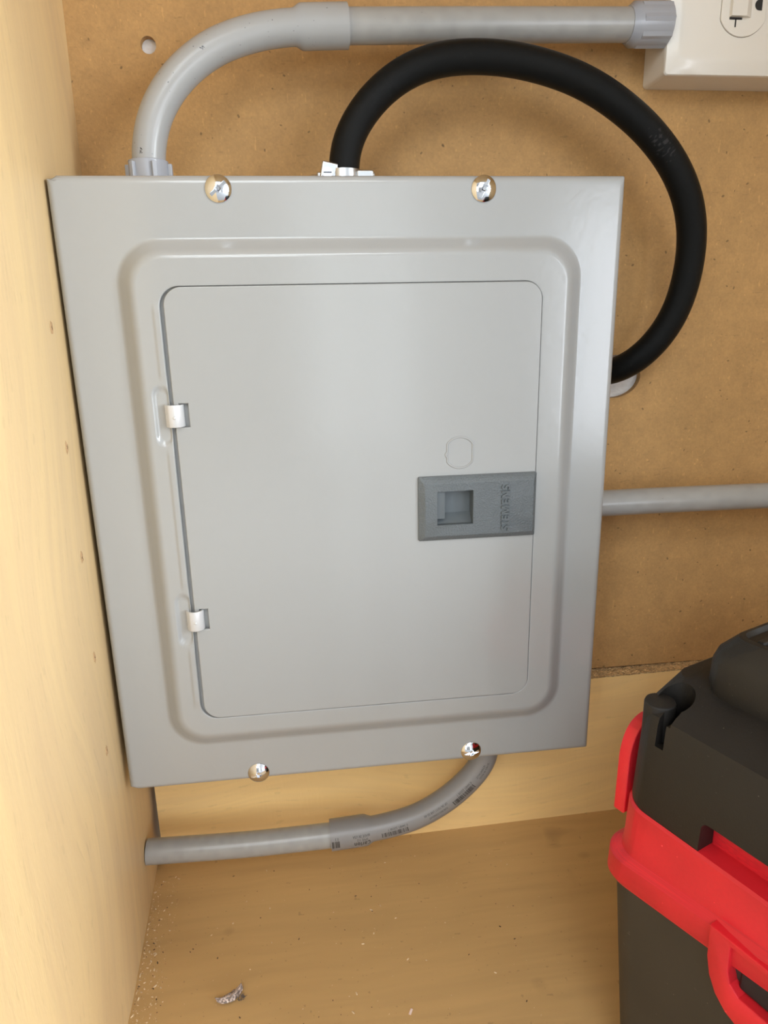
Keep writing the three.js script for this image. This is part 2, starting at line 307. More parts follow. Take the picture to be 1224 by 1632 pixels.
  // hinges: curled knuckle and dimple
  for (const hy of HINGES) {
    const a = []; const R = 0.0056, T = 0.0009, zc = CZF + RISE - 0.0012, xc = 0.0631;
    const cs = new THREE.Shape(); const N = 22, arc = (r, i) => { const t = Math.PI * (1.16 - 1.24 * i / N); return [xc + r * Math.cos(t) * 1.02, zc + r * Math.sin(t)]; };
    for (let i = 0; i <= N; i++) a.push(arc(R, i)); for (let i = N; i >= 0; i--) a.push(arc(R - T, i));
    cs.setFromPoints(a.map(([x, z]) => new THREE.Vector2(x, -z)));
    const g = new THREE.ExtrudeGeometry(cs, { depth: 0.0138, bevelEnabled: true, bevelThickness: 0.0003, bevelSize: 0.0003, bevelSegments: 2 }); g.rotateX(-Math.PI / 2);
    const p = g.attributes.position; g.translate(0, hy - 0.0069, 0); void p;
    const h = part('hinge', toCreasedNormals(g, 0.5), paintHinge, panel, 'small curled pale grey hinge knuckle');
    part('dimple', new THREE.SphereGeometry(0.0011, 16, 12).scale(1, 1, 0.6).translate(xc + 0.0004, hy - 0.001, zc + R + 0.0001), paintHinge, h);
  }
  // knockout above the latch: a punched outline
  const kp = []; for (let i = 0; i < 96; i++) { const t = i / 96 * Math.PI * 2; let x = 0.0108 * Math.cos(t), y = 0.0108 * Math.sin(t); x = Math.max(-0.0088, Math.min(0.009, x)); if (x < -0.0086 && Math.abs(y + 0.0012) < 0.0018) x -= 0.0012 * Math.cos((y + 0.0012) / 0.0018 * Math.PI / 2); kp.push(new THREE.Vector3(0.2518 + x, 0.3899 + y, CZF + RISE + 0.0006)); }
  const kc = new THREE.CatmullRomCurve3(kp, true);
  part('knockout_outline', new THREE.TubeGeometry(kc, 192, 0.0007, 8, true).scale(1, 1, 1), paint, door);
  part('knockout_tab', new THREE.SphereGeometry(0.0012, 14, 10).scale(1, 0.8, 0.35).translate(0.2426, 0.3889, CZF + RISE + 0.0006), paint, door);
}
// latch plate with finger window and raised lettering
{
  const L = { x0: 0.2222, x1: 0.3067, y0: 0.3277, y1: 0.3741 }, z0 = CZF + RISE + 0.0004, H = 0.0044;
  const rr = (dl, dr, db, dt, r, z) => rrPoints(L.x0 + dl, L.x1 - dr, L.y0 + db, L.y1 - dt, r, 10, 6).map(([x, y]) => [x, y, z]);
  const body = loft([rr(0, 0, 0, 0, 0.0012, z0 - 0.003), rr(0, 0, 0, 0, 0.0012, z0 + 0.0016), rr(0.0003, 0.0003, 0.0003, 0.0003, 0.0012, z0 + 0.0019), rr(0.0042, 0.0022, 0.0034, 0.0045, 0.0008, z0 + H - 0.0002), rr(0.0047, 0.0026, 0.0038, 0.005, 0.0008, z0 + H)], { capFirst: true, capLast: true });
  const ev = new Evaluator(); ev.attributes = ['position', 'normal', 'uv']; ev.useGroups = false;
  const a = new Brush(toCreasedNormals(body, 0.35)), W = [0.2352, 0.2609, 0.3392, 0.3638];
  const b = new Brush(box(W[0], W[1], W[2], W[3], z0 - 0.01, z0 + 0.02)); a.updateMatrixWorld(); b.updateMatrixWorld();
  const g = ev.evaluate(a, b, SUBTRACTION).geometry;
  const lp = part('latch_plate', boxUV(g), latchMat, panel, 'dark blue-grey plastic latch plate');
  // pocket walls behind the window, a slanted slider inside
  const d = 0.011, zt = z0 + H - 0.0005, zb = z0 - 0.0062;
  const t = 0.0006; void d;
  part('pocket', merge([box(W[0] - t, W[0] + 0.0002, W[2], W[3], zb, zt), box(W[1] - 0.0002, W[1] + t, W[2], W[3], zb, zt), box(W[0], W[1], W[2] - t, W[2] + 0.0002, zb, zt), box(W[0], W[1], W[3] - 0.0002, W[3] + t, zb, zt), box(W[0] - t, W[1] + t, W[2] - t, W[3] + t, zb - 0.0006, zb)]), latchSmooth, lp);
  const sl = new THREE.Shape(); sl.setFromPoints([[0, 0], [0.0066, 0], [0.0054, 0.0085], [0, 0.0085]].map(([x, y]) => new THREE.Vector2(x, y)));
  const sg = new THREE.ExtrudeGeometry(sl, { depth: W[3] - W[2] - 0.0046, bevelEnabled: false }); sg.rotateX(Math.PI / 2); sg.translate(W[0] + 0.0003, W[3] - 0.0002, zb);
  part('slider', toCreasedNormals(sg, 0.3), latchSmooth, lp);
  const ramp = new THREE.Shape(); ramp.setFromPoints([[0, 0], [0.0062, 0], [0, 0.0062]].map(([x, y]) => new THREE.Vector2(x, y)));
  const rg = new THREE.ExtrudeGeometry(ramp, { depth: W[1] - W[0] - 0.0004, bevelEnabled: false }); rg.rotateY(Math.PI / 2); rg.scale(1, 1, 1);
  rg.applyMatrix4(new THREE.Matrix4().makeBasis(new THREE.Vector3(1, 0, 0), new THREE.Vector3(0, 0, 1), new THREE.Vector3(0, -1, 0))); rg.translate(W[0] + 0.0002, W[2] + 0.0002, zb + 0.0001);
  part('ramp', toCreasedNormals(rg, 0.3), latchSmooth, lp);
  const font = await new FontLoader().loadAsync('fonts/droid/droid_sans_bold.typeface.json');
  const tg = new TextGeometry('SIEMENS', { font, size: 0.0056, depth: 0.0012, curveSegments: 8, bevelEnabled: true, bevelThickness: 0.00012, bevelSize: 0.0001, bevelSegments: 2 });
  tg.computeBoundingBox(); const bb = tg.boundingBox; tg.translate(-bb.min.x, -bb.min.y, 0); tg.scale(0.0335 / (bb.max.x - bb.min.x), 1, 1); tg.rotateZ(Math.PI / 2); tg.translate(0.2868, 0.3332, z0 + H - 0.0002);
  part('raised_lettering', tg, latchSmooth, lp, 'raised lettering reading SIEMENS upwards');
}
// four domed screws with a slot and a square recess
{
  const r = 0.0082, h = 0.0032, Rs = (r * r + h * h) / (2 * h), pr = [new THREE.Vector2(0, -0.0005)]; pr.push(new THREE.Vector2(r * 0.97, -0.0005)); pr.push(new THREE.Vector2(r, 0.0003));
  const N = 26; for (let i = 0; i <= N; i++) { const x = r * (1 - i / N) * 0.995; pr.push(new THREE.Vector2(x, 0.0005 + Math.sqrt(Rs * Rs - x * x) - (Rs - h))); }
  const dome = new THREE.LatheGeometry(pr, 72); dome.rotateX(Math.PI / 2);
  const ev = new Evaluator(); ev.attributes = ['position', 'normal', 'uv']; ev.useGroups = false;
  const A = new Brush(dome), B1 = new Brush(new THREE.BoxGeometry(0.03, 0.0021, 0.0044)), B2 = new Brush(new THREE.BoxGeometry(0.0038, 0.0038, 0.006)), B3 = new Brush(new THREE.BoxGeometry(0.0017, 0.007, 0.004));
  B1.position.z = h + 0.0011; B2.position.z = h + 0.0008; B3.position.z = h + 0.0012; B2.rotation.z = 0.3;
  for (const b of [A, B1, B2, B3]) b.updateMatrixWorld();
  const g = ev.evaluate(ev.evaluate(A, B1, SUBTRACTION), B2, SUBTRACTION).geometry;
  const core = new THREE.CylinderGeometry(0.0012, 0.0018, 0.0012, 6).rotateX(Math.PI / 2).translate(0, 0, h - 0.0019);
  for (const [x, y, a] of [[0.1012, 0.5588, 0.68], [0.2679, 0.5586, 1.08], [0.0974, 0.1436, 0.33], [0.2652, 0.1455, 0.12]]) {
    const s = part('cover_screw', g, zinc, panel, 'shiny domed steel screw'); s.position.set(x, y, CZF); s.rotation.z = a;
    part('recess', core, zinc, s);
  }
}

// ---------------------------------------------------------------- conduits and cable
function smoothPath(pts, n, passes) {
  const c = new THREE.CatmullRomCurve3(pts.map((p) => new THREE.Vector3(...p)), false, 'centripetal'); let a = c.getSpacedPoints(n);
  for (let k = 0; k < passes; k++) { const b = a.map((p) => p.clone()); for (let i = 1; i < n; i++) b[i].addVectors(a[i - 1], a[i + 1]).multiplyScalar(0.25).addScaledVector(a[i], 0.5); a = b; }
  return a;
}
function sweep(pts, rad, { seg = 40, caps = true, transport = false } = {}) {   // v = 0.5 faces the viewer, v rises towards the lower side
  const n = pts.length, T = pts.map((p, i) => new THREE.Vector3().subVectors(pts[Math.min(i + 1, n - 1)], pts[Math.max(i - 1, 0)]).normalize());
  const pos = [], nor = [], uv = [], idx = []; let s = 0, N0 = new THREE.Vector3(0, 0, 1);
  const total = pts.reduce((t, p, i) => t + (i ? p.distanceTo(pts[i - 1]) : 0), 0);
  for (let i = 0; i < n; i++) {
    if (i) s += pts[i].distanceTo(pts[i - 1]);
    const f = (transport ? N0 : new THREE.Vector3(0, 0, 1)).clone(); f.addScaledVector(T[i], -f.dot(T[i])).normalize(); N0 = f;
    const b = new THREE.Vector3().crossVectors(T[i], f); const r = typeof rad === 'function' ? rad(s, total) : rad;
    for (let j = 0; j <= seg; j++) { const a = (j / seg - 0.5) * 2 * Math.PI, d = f.clone().multiplyScalar(Math.cos(a)).addScaledVector(b, Math.sin(a)); const p = pts[i].clone().addScaledVector(d, r); pos.push(p.x, p.y, p.z); nor.push(d.x, d.y, d.z); uv.push(s / total, j / seg); }
  }
  const w = seg + 1; for (let i = 0; i + 1 < n; i++) for (let j = 0; j < seg; j++) { const a = i * w + j, b2 = a + 1, c = a + w, d = c + 1; idx.push(a, b2, c, b2, d, c); }
  if (caps) for (const [i, sg] of [[0, -1], [n - 1, 1]]) { const o = pos.length / 3; pos.push(pts[i].x, pts[i].y, pts[i].z); nor.push(T[i].x * sg, T[i].y * sg, T[i].z * sg); uv.push(0, 0); for (let j = 0; j <= seg; j++) { const k = (i * w + j) * 3; pos.push(pos[k], pos[k + 1], pos[k + 2]); nor.push(T[i].x * sg, T[i].y * sg, T[i].z * sg); uv.push(0, 0); } for (let j = 0; j < seg; j++) sg > 0 ? idx.push(o, o + 1 + j, o + 2 + j) : idx.push(o, o + 2 + j, o + 1 + j); }
  const g = new THREE.BufferGeometry(); g.setAttribute('position', new THREE.Float32BufferAttribute(pos, 3)); g.setAttribute('normal', new THREE.Float32BufferAttribute(nor, 3)); g.setAttribute('uv', new THREE.Float32BufferAttribute(uv, 2)); g.setIndex(idx); return g;
}
const RP = 0.01067;                                   // half-inch conduit
const bell = (len, r1, flare) => (s, t) => { const d = t - s; return d < len ? r1 : d < len + flare ? RP + (r1 - RP) * smooth((len + flare - d) / flare) : RP; };
const printed = (draw, base, w = 2048, h = 640) => {
  const c = document.createElement('canvas'); c.width = w; c.height = h; const x = c.getContext('2d'); x.fillStyle = base; x.fillRect(0, 0, w, h); draw(x, w, h);
  const t = new THREE.CanvasTexture(c); t.colorSpace = THREE.SRGBColorSpace; t.anisotropy = 8; return t;
};
{ // upper run: elbow out of the panel, straight pipe to the outlet box
  const run = thing('conduit_run', 'upper grey plastic conduit bending out of the panel top to the white outlet box', 'conduit', [0, 0, 0]);
  const P = [[0.0533, 0.5635, 0.05], [0.0535, 0.577, 0.05], [0.0546, 0.5909, 0.05], [0.0619, 0.612, 0.05], [0.0777, 0.6329, 0.049], [0.0999, 0.6495, 0.0465], [0.1231, 0.6588, 0.044], [0.1454, 0.6637, 0.0415], [0.168, 0.6657, 0.0395], [0.1883, 0.6668, 0.0385]];
  part('elbow', sweep(smoothPath(P, 150, 40), bell(0.030, 0.01325, 0.006)), std({ map: printed((x, w, h) => {
    x.fillStyle = 'rgba(60,60,62,.85)';
    const mk = (u, v, s) => { for (let i = 0; i < 6; i++) { x.save(); x.translate(u * w + (rnd() - 0.5) * s, (1 - v) * h + (rnd() - 0.5) * s * 0.6); x.rotate(rnd() * 3); x.fillRect(0, 0, 4 + rnd() * s * 0.5, 3 + rnd() * 4); x.restore(); } };
    mk(0.12, 0.46, 26); mk(0.5, 0.5, 22); for (let i = 0; i < 40; i++) { x.fillStyle = `rgba(90,90,92,${0.2 + rnd() * 0.5})`; x.fillRect(rnd() * w, h * (0.2 + rnd() * 0.5), 3 + rnd() * 7, 3 + rnd() * 3); }
  }, '#a3a3a2'), roughness: 0.27 }), run);
  const S = smoothPath([[0.176, 0.6663, 0.039], [0.2857, 0.671, 0.034], [0.394, 0.6753, 0.029]], 20, 0);
  part('pipe', sweep(S, RP), pvc, run);
  // eight-sided box adapter with a collar
  const a = smoothPath([[0.3855, 0.6749, 0.0292], [0.3912, 0.6752, 0.0290]], 4, 0);
  const ad = part('box_adapter', sweep(smoothPath([[0.3862, 0.6750, 0.0292], [0.3885, 0.6751, 0.0291], [0.3905, 0.6752, 0.029], [0.3925, 0.6753, 0.029], [0.41485, 0.6762, 0.028]], 24, 0), (s) => 0.0114 + 0.0026 * smooth(s / 0.004), { seg: 48 }), pvcFitting, run, 'glossy grey box adapter'); void a;
  const hex = sweep(smoothPath([[0.3925, 0.6753, 0.029], [0.41475, 0.6762, 0.028]], 2, 0), 0.0148, { seg: 8 }); hex.deleteAttribute('normal'); part('grip', toCreasedNormals(hex.toNonIndexed ? hex : hex, 0.3), pvcFitting, ad);
  const tb = part('panel_adapter', merge([new THREE.CylinderGeometry(0.0128, 0.0132, 0.0205, 40).translate(0.0533, 0.5718, 0.05), new THREE.TorusGeometry(0.0122, 0.0007, 10, 40).rotateX(Math.PI / 2).translate(0.0533, 0.582, 0.05)]), pvcFitting, run, 'pale grey lug collar');
  for (let i = 0; i < 6; i++) { const t = i / 6 * Math.PI * 2 + 0.42; part('lug', rbox(-0.0016, 0.0016, 0.5655, 0.5808, -0.0012, 0.0016, 0.0006, 2).translate(0, 0, 0.0138).rotateY(t).translate(0.0533, 0, 0.05), pvcFitting, tb); }
}
{ // lower run
  const run = thing('conduit_run', 'lower grey plastic conduit with printed barcodes curving from panel bottom to left wall', 'conduit', [0, 0, 0]);
  const P = [[0.2921, 0.1405, 0.05], [0.2912, 0.122, 0.05], [0.2900, 0.1099, 0.05], [0.2862, 0.0994, 0.05], [0.2756, 0.0848, 0.05], [0.2553, 0.0666, 0.05], [0.2286, 0.0517, 0.05], [0.203, 0.0452, 0.05], [0.1861, 0.0430, 0.05], [0.1509, 0.0410, 0.05]];
  const pts = smoothPath(P, 150, 30);
  const bars = (x, x0, y0, w, h) => { let q = x0; let i = 0; while (q < x0 + w) { const b = 2 + Math.floor(rnd() * 4) * 2; if (i++ % 2 === 0) x.fillRect(q, y0, b, h); q += b; } };
  const map = printed((x, w, h) => {
    const U = (u) => u * w, V = (v) => (1 - v) * h;    // canvas up runs towards the pipe's lower side
    x.fillStyle = '#2b2a29'; x.textBaseline = 'alphabetic';
    const tx = (s, u, v, px, font = 'sans-serif', wt = '') => { x.font = `${wt} ${px}px ${font}`; x.fillText(s, U(u), V(v)); };
    tx('SCHED 40 RIGID', 0.17, 0.60, 24); tx('NONMETALLIC', 0.185, 0.56, 24);
    bars(x, U(0.295), V(0.645), U(0.125), 44); tx('0 34481 22038 7', 0.29, 0.535, 26);
    tx('UF 34-15/11 LAB 02-40', 0.44, 0.53, 25); tx('SUN RES CONDUIT', 0.45, 0.585, 24);
    bars(x, U(0.652), V(0.645), U(0.118), 44); tx('0 34481 22038 7', 0.648, 0.535, 26);
    tx('Carlon', 0.825, 0.61, 48, 'sans-serif', 'bold'); tx('SPVE 1/2', 0.835, 0.572, 26); tx('MADE IN USA', 0.825, 0.532, 26);
    bars(x, U(0.962), V(0.645), U(0.03), 52); tx('0 3', 0.965, 0.53, 24);
    for (let i = 0; i < 30; i++) { x.fillStyle = `rgba(70,68,66,${0.15 + rnd() * 0.3})`; x.fillRect(rnd() * w, rnd() * h, 2 + rnd() * 6, 2 + rnd() * 3); }
  }, '#8c8987');
  map.wrapS = map.wrapT = THREE.RepeatWrapping; map.repeat.set(1, -1); map.offset.set(0, 1.1);
  part('elbow', sweep(pts, bell(0.030, 0.0133, 0.008)), std({ map, roughness: 0.36 }), run, 'darker grey elbow with black printing and barcodes');
  part('pipe', sweep(smoothPath([[0.163, 0.0408, 0.05], [0.0814, 0.0402, 0.05], [-0.0060, 0.0432, 0.05]], 20, 0), RP), pvc, run);
  part('panel_adapter', new THREE.CylinderGeometry(0.0134, 0.0128, 0.006, 32).translate(0.2921, 0.1393, 0.05), pvcFitting, run);
}
{ // right run
  const run = thing('conduit_run', 'straight grey plastic conduit leaving the right side of the panel at mid height', 'conduit', [0, 0, 0]);
  part('pipe', sweep(smoothPath([[0.3575, 0.331, 0.045], [0.45, 0.3309, 0.045], [0.6195, 0.329, 0.045]], 20, 0), RP), pvc, run);
  part('panel_adapter', new THREE.CylinderGeometry(0.0132, 0.0132, 0.008, 32).rotateZ(Math.PI / 2).translate(0.3612, 0.331, 0.045), pvcFitting, run);
}
{ // black cable
  const c = thing('power_cable', 'thick black rubber cable looping from the panel top into the wall hole', 'cable', [0, 0, 0]);
  const P = [[0.1817, 0.566, 0.05], [0.1819, 0.5761, 0.05], [0.1830, 0.5897, 0.05], [0.1889, 0.6031, 0.05], [0.2009, 0.6187, 0.051], [0.2199, 0.6338, 0.052], [0.2429, 0.643, 0.053], [0.2681, 0.6457, 0.054], [0.2934, 0.6445, 0.055], [0.3191, 0.6397, 0.056], [0.3455, 0.6312, 0.057], [0.3704, 0.618, 0.058], [0.3944, 0.6008, 0.058], [0.416, 0.5794, 0.056], [0.4298, 0.5571, 0.054], [0.4369, 0.5341, 0.051], [0.4382, 0.5058, 0.047], [0.4336, 0.4786, 0.042], [0.4233, 0.4575, 0.036], [0.4094, 0.4416, 0.028], [0.399, 0.434, 0.016], [0.3965, 0.4318, 0.0], [0.396, 0.4315, -0.0055]];
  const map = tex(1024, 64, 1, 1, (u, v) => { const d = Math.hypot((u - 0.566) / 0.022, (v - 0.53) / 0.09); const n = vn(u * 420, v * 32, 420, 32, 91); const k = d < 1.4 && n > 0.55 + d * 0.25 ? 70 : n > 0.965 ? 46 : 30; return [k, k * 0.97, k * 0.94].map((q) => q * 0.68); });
  part('jacket', sweep(smoothPath(P, 220, 30), 0.0104, { transport: true }), std({ map, roughness: 0.3, specularIntensity: 0.2, bumpMap: grain, bumpScale: 0.00006 }), c);
  // clamp connector on the panel top
  const k = thing('cable_clamp', 'silver metal cable clamp at the panel top around the black cable', 'clamp', [0.1817, 0.5615, 0.05]);
  part('base', merge([new THREE.CylinderGeometry(0.0165, 0.0165, 0.006, 36).translate(0.001, 0.0032, 0), rbox(-0.0185, 0.0205, 0.0035, 0.0135, -0.006, 0.009, 0.0012)]), castAlu, k);
  part('saddle', new THREE.CylinderGeometry(0.0125, 0.013, 0.006, 36, 1, false).translate(0, 0.0125, 0), castAlu, k);
  part('ear', merge([rbox(-0.0055, 0.0055, -0.006, 0.0062, -0.006, 0.011, 0.0012).rotateZ(-0.2).translate(-0.0105, 0.0132, 0), rbox(0.008, 0.0195, 0.009, 0.0145, -0.006, 0.011, 0.0012)]), castAlu, k);
  const sc = part('screw', new THREE.CylinderGeometry(0.0034, 0.0034, 0.002, 24).rotateX(Math.PI / 2).translate(-0.0115, 0.0125, 0.012), zinc, k);
  part('slot', box(-0.0143, -0.0087, 0.0121, 0.0129, 0.0126, 0.01315).translate(0, 0, 0), slotDark, sc);
  part('stud', new THREE.CylinderGeometry(0.0016, 0.0016, 0.006, 16).rotateZ(Math.PI / 2).translate(-0.019, 0.011, 0.004), zinc, k);
}

// ---------------------------------------------------------------- outlet box
{
  const o = thing('outlet_box', 'white surface outlet box with duplex receptacle in the upper right corner', 'outlet', [0.4147, 0.643, 0]);
  const rr = (d, r, z) => rrPoints(d, 0.122 - d, d, 0.078 - d, r, 8, 8).map(([x, y]) => [x, y, z]);
  part('back_box', loft([rr(0, 0.003, 0.0003), rr(0.0012, 0.003, 0.029)], { capFirst: true, capLast: true }), plate, o);
  const fp = loft([rr(0.0008, 0.0025, 0.0285), rr(0.0008, 0.0025, 0.0300), rr(0.0014, 0.0025, 0.0312), rr(0.0055, 0.002, 0.0334), rr(0.008, 0.002, 0.0339), rr(0.012, 0.002, 0.034)], { capFirst: true, capLast: true });
  const rs = (cx, cy, k = 1) => { const a = []; for (let i = 0; i < 64; i++) { const t = i / 64 * Math.PI * 2; a.push(new THREE.Vector2(cx + Math.max(-0.0166 * k, Math.min(0.0166 * k, 0.0185 * k * Math.cos(t))), cy + 0.0185 * k * Math.sin(t))); } return new THREE.Shape(a); };
  const face = part('faceplate', toCreasedNormals(fp, 0.5), plate, o);
  void face;
  for (const cx of [0.0545, 0.0935]) {
    const cy = 0.0430;
    // dark gap ring round the receptacle face, then the face itself
    part('gap', new THREE.ExtrudeGeometry(rs(cx, cy, 1.02), { depth: 0.0002, bevelEnabled: false }).translate(0, 0, 0.0339), std({ color: linc(0.22, 0.19, 0.15), roughness: 0.8 }), o);
    const f = part('receptacle', new THREE.ExtrudeGeometry(rs(cx, cy, 0.985), { depth: 0.0008, bevelEnabled: true, bevelThickness: 0.0004, bevelSize: 0.0004, bevelSegments: 3 }).translate(0, 0, 0.034), plate, o);
    // shutter block with slanted right facet
    const sh = new THREE.Shape(); sh.setFromPoints([[-0.0115, 0], [0.0045, 0], [-0.0005, 0.0032], [-0.0115, 0.0032]].map(([x, y]) => new THREE.Vector2(x, y)));
    const bg = new THREE.ExtrudeGeometry(sh, { depth: 0.013, bevelEnabled: true, bevelThickness: 0.0002, bevelSize: 0.0002, bevelSegments: 2 }); bg.applyMatrix4(new THREE.Matrix4().makeBasis(new THREE.Vector3(1, 0, 0), new THREE.Vector3(0, 0, 1), new THREE.Vector3(0, -1, 0))); bg.translate(cx + 0.001, cy + 0.0065, 0.0351);
    part('shutter', toCreasedNormals(bg, 0.3), plate, f);
    part('slot', merge([box(cx - 0.0105, cx - 0.001, cy - 0.0082, cy - 0.0068, 0.0351, 0.0354), box(cx - 0.0062, cx - 0.0052, cy - 0.0128, cy - 0.0076, 0.0351, 0.0354)]), slotDark, f);
    const gr = new THREE.Shape(); gr.absarc(0, 0, 0.0034, Math.PI / 2, Math.PI * 1.5, false); gr.lineTo(0.002, -0.0034); gr.lineTo(0.002, 0.0034); gr.closePath();
    part('ground_hole', new THREE.ExtrudeGeometry(gr, { depth: 0.0003, bevelEnabled: false }).translate(cx + 0.0112, cy + 0.0012, 0.0351), slotDark, f);
  }
}

// ---------------------------------------------------------------- tool box
{
  const tb = thing('tool_box', 'black plastic tool box with a bright red rim standing on the cabinet floor', 'tool box', [0.318, floorY(0.45) + 0.001, 0.2445]);
  tb.rotation.y = 0.406;                               // local x runs along the back edge, local z towards the viewer
  const W = 0.22, Ln = 0.2;
  const rr = (d, r, y) => rrPoints(d, W - d, d - 0.005, Ln - d, Math.max(0.004, r), 24, 14).map(([x, z]) => [x, typeof y === 'function' ? y(x, z) : y, z]);
  const L = (levels, caps = { capFirst: true, capLast: true }) => loft(levels.map(([d, r, y]) => rr(d, r, y)), { ...caps, flip: true });
  const Y0 = -floorY(0.45);
  part('body', L([[0.008, 0.016, 0.0012], [0.006, 0.018, 0.004], [-0.0045, 0.021, 0.164]]), greyPlastic, tb);
  const low = (b) => (x, z) => b + Y0 + 0.11 * Math.min(z, 0.12);
  const band = L([[0.004, 0.021, low(0.158)], [-0.0068, 0.023, low(0.158)], [-0.0082, 0.023, low(0.1605)], [-0.0078, 0.023, low(0.1735)], [-0.006, 0.022, low(0.1752)], [-0.003, 0.022, low(0.1772)], [-0.002, 0.021, low(0.181)], [-0.0012, 0.021, 0.2032], [0.0002, 0.02, 0.2046], [0.02, 0.014, 0.2046]]);
  const rim = part('rim', toCreasedNormals(band, 0.55), redPlastic, tb, 'bright red rim band');
  // latch loop on the long side
  const sh = new THREE.Shape(); sh.setFromPoints([[0.0672, 0.178], [0.0676, 0.160], [0.0698, 0.150], [0.0740, 0.142], [0.0800, 0.1365], [0.088, 0.1335], [0.135, 0.1335], [0.146, 0.142], [0.15, 0.158], [0.15, 0.178]].map(([x, y]) => new THREE.Vector2(x, y)));
  const hl = new THREE.Path(); hl.setFromPoints([[0.0772, 0.176], [0.0776, 0.160], [0.0796, 0.1535], [0.085, 0.1495], [0.134, 0.1495], [0.138, 0.156], [0.14, 0.176]].map(([x, y]) => new THREE.Vector2(x, y))); sh.holes.push(hl);
  const lg = new THREE.ExtrudeGeometry(sh, { depth: 0.006, bevelEnabled: true, bevelThickness: 0.0008, bevelSize: 0.0008, bevelSegments: 2 }); lg.applyMatrix4(new THREE.Matrix4().makeBasis(new THREE.Vector3(0, 0, 1), new THREE.Vector3(0, 1, 0), new THREE.Vector3(-1, 0, 0))); lg.translate(-0.0035, 0, 0);
  part('latch', toCreasedNormals(lg, 0.5), redPlastic, rim, 'red latch loop');
  part('keeper', rbox(-0.006, 0.01, 0.151, 0.164, 0.082, 0.136, 0.002), blackPlastic, rim);
  // hinge tongue rising behind the corner
  const ts = new THREE.Shape(); ts.moveTo(0.0103, 0.187); ts.lineTo(0.0112, 0.222); ts.quadraticCurveTo(0.013, 0.242, 0.0265, 0.2445); ts.lineTo(0.06, 0.2445); ts.lineTo(0.06, 0.187); ts.closePath();
  part('tongue', toCreasedNormals(new THREE.ExtrudeGeometry(ts, { depth: 0.006, bevelEnabled: true, bevelThickness: 0.001, bevelSize: 0.001, bevelSegments: 3 }).translate(0, 0, -0.0135), 0.5), redPlastic, rim, 'red tongue behind the lid corner');
  // lid, cut for the latch recess, corner recess and key slot
  const ev = new Evaluator(); ev.attributes = ['position', 'normal', 'uv']; ev.useGroups = false;
  const rl = (d, rad, y) => rrPoints(d, W - d, (d < 0.0045 ? d : 0.0045 + (d - 0.0045) * 0.12) - 0.005, Ln - d, rad, 24, 14).map(([x, z]) => [x, y, z]);
  const lidG = loft([[0.0004, 0.02, 0.2046], [0.0, 0.02, 0.207], [0.0035, 0.0145, 0.2605], [0.0045, 0.0138, 0.264], [0.0085, 0.0125, 0.2668], [0.027, 0.011, 0.2770], [0.03, 0.01, 0.2785], [0.05, 0.008, 0.28]].map(([d, q, y]) => rl(d, q, y)), { capFirst: true, capLast: true, flip: true });
  let A = new Brush(toCreasedNormals(lidG, 0.45)); A.updateMatrixWorld();
  const cut = (g) => { const b = new Brush(g); b.updateMatrixWorld(); A = ev.evaluate(A, b, SUBTRACTION); A.updateMatrixWorld(); };
  cut(rbox(-0.03, 0.016, 0.17, 0.2225, 0.0485, 0.155, 0.004));
  cut(new THREE.CylinderGeometry(0.0098, 0.0098, 0.09, 40).translate(0.0178, 0.2885, 0.0142));
  cut(box(-0.01, 0.010, 0.2475, 0.27, 0.0152, 0.0204));
  cut(box(-0.01, 0.012, 0.262, 0.30, 0.0165, 0.0225));
  const lid = part('lid', boxUV(A.geometry), blackPlastic, tb);
  part('corner_post', new THREE.LatheGeometry([[0, 0.24], [0.0084, 0.24], [0.0084, 0.2672], [0.0078, 0.2687], [0, 0.2694]].map(([r, y]) => new THREE.Vector2(r, y)), 36).translate(0.0132, 0, 0.0082), blackPlastic, lid);
  part('recess_liner', rbox(0.012, 0.02, 0.2, 0.2235, 0.0475, 0.156, 0.002), redPlastic, lid, 'red wall inside the latch recess');
  // raised ribbed carrying block on top
  const bl = loft([[0, 0.013, 0.276], [-0.0015, 0.014, 0.284], [-0.001, 0.014, 0.296], [0.001, 0.013, 0.302], [0.0085, 0.009, 0.3105], [0.011, 0.008, 0.3112], [0.0125, 0.007, 0.3085], [0.05, 0.004, 0.3085]].map(([d, r, y]) => rrPoints(0.028 + d, 0.195 - d, 0.0215 + d, 0.18 - d, Math.max(r, 0.004), 16, 8).map(([x, z]) => [x, y, z])), { capFirst: true, capLast: true, flip: true });
  const hb = part('top_block', boxUV(toCreasedNormals(bl, 0.5)), blackPlastic, tb);
  for (let i = 0; i < 9; i++) part('rib', rbox(0.043, 0.18, 0.307, 0.3102, 0.040 + i * 0.0148, 0.044 + i * 0.0148, 0.001, 2), blackPlastic, hb);
}

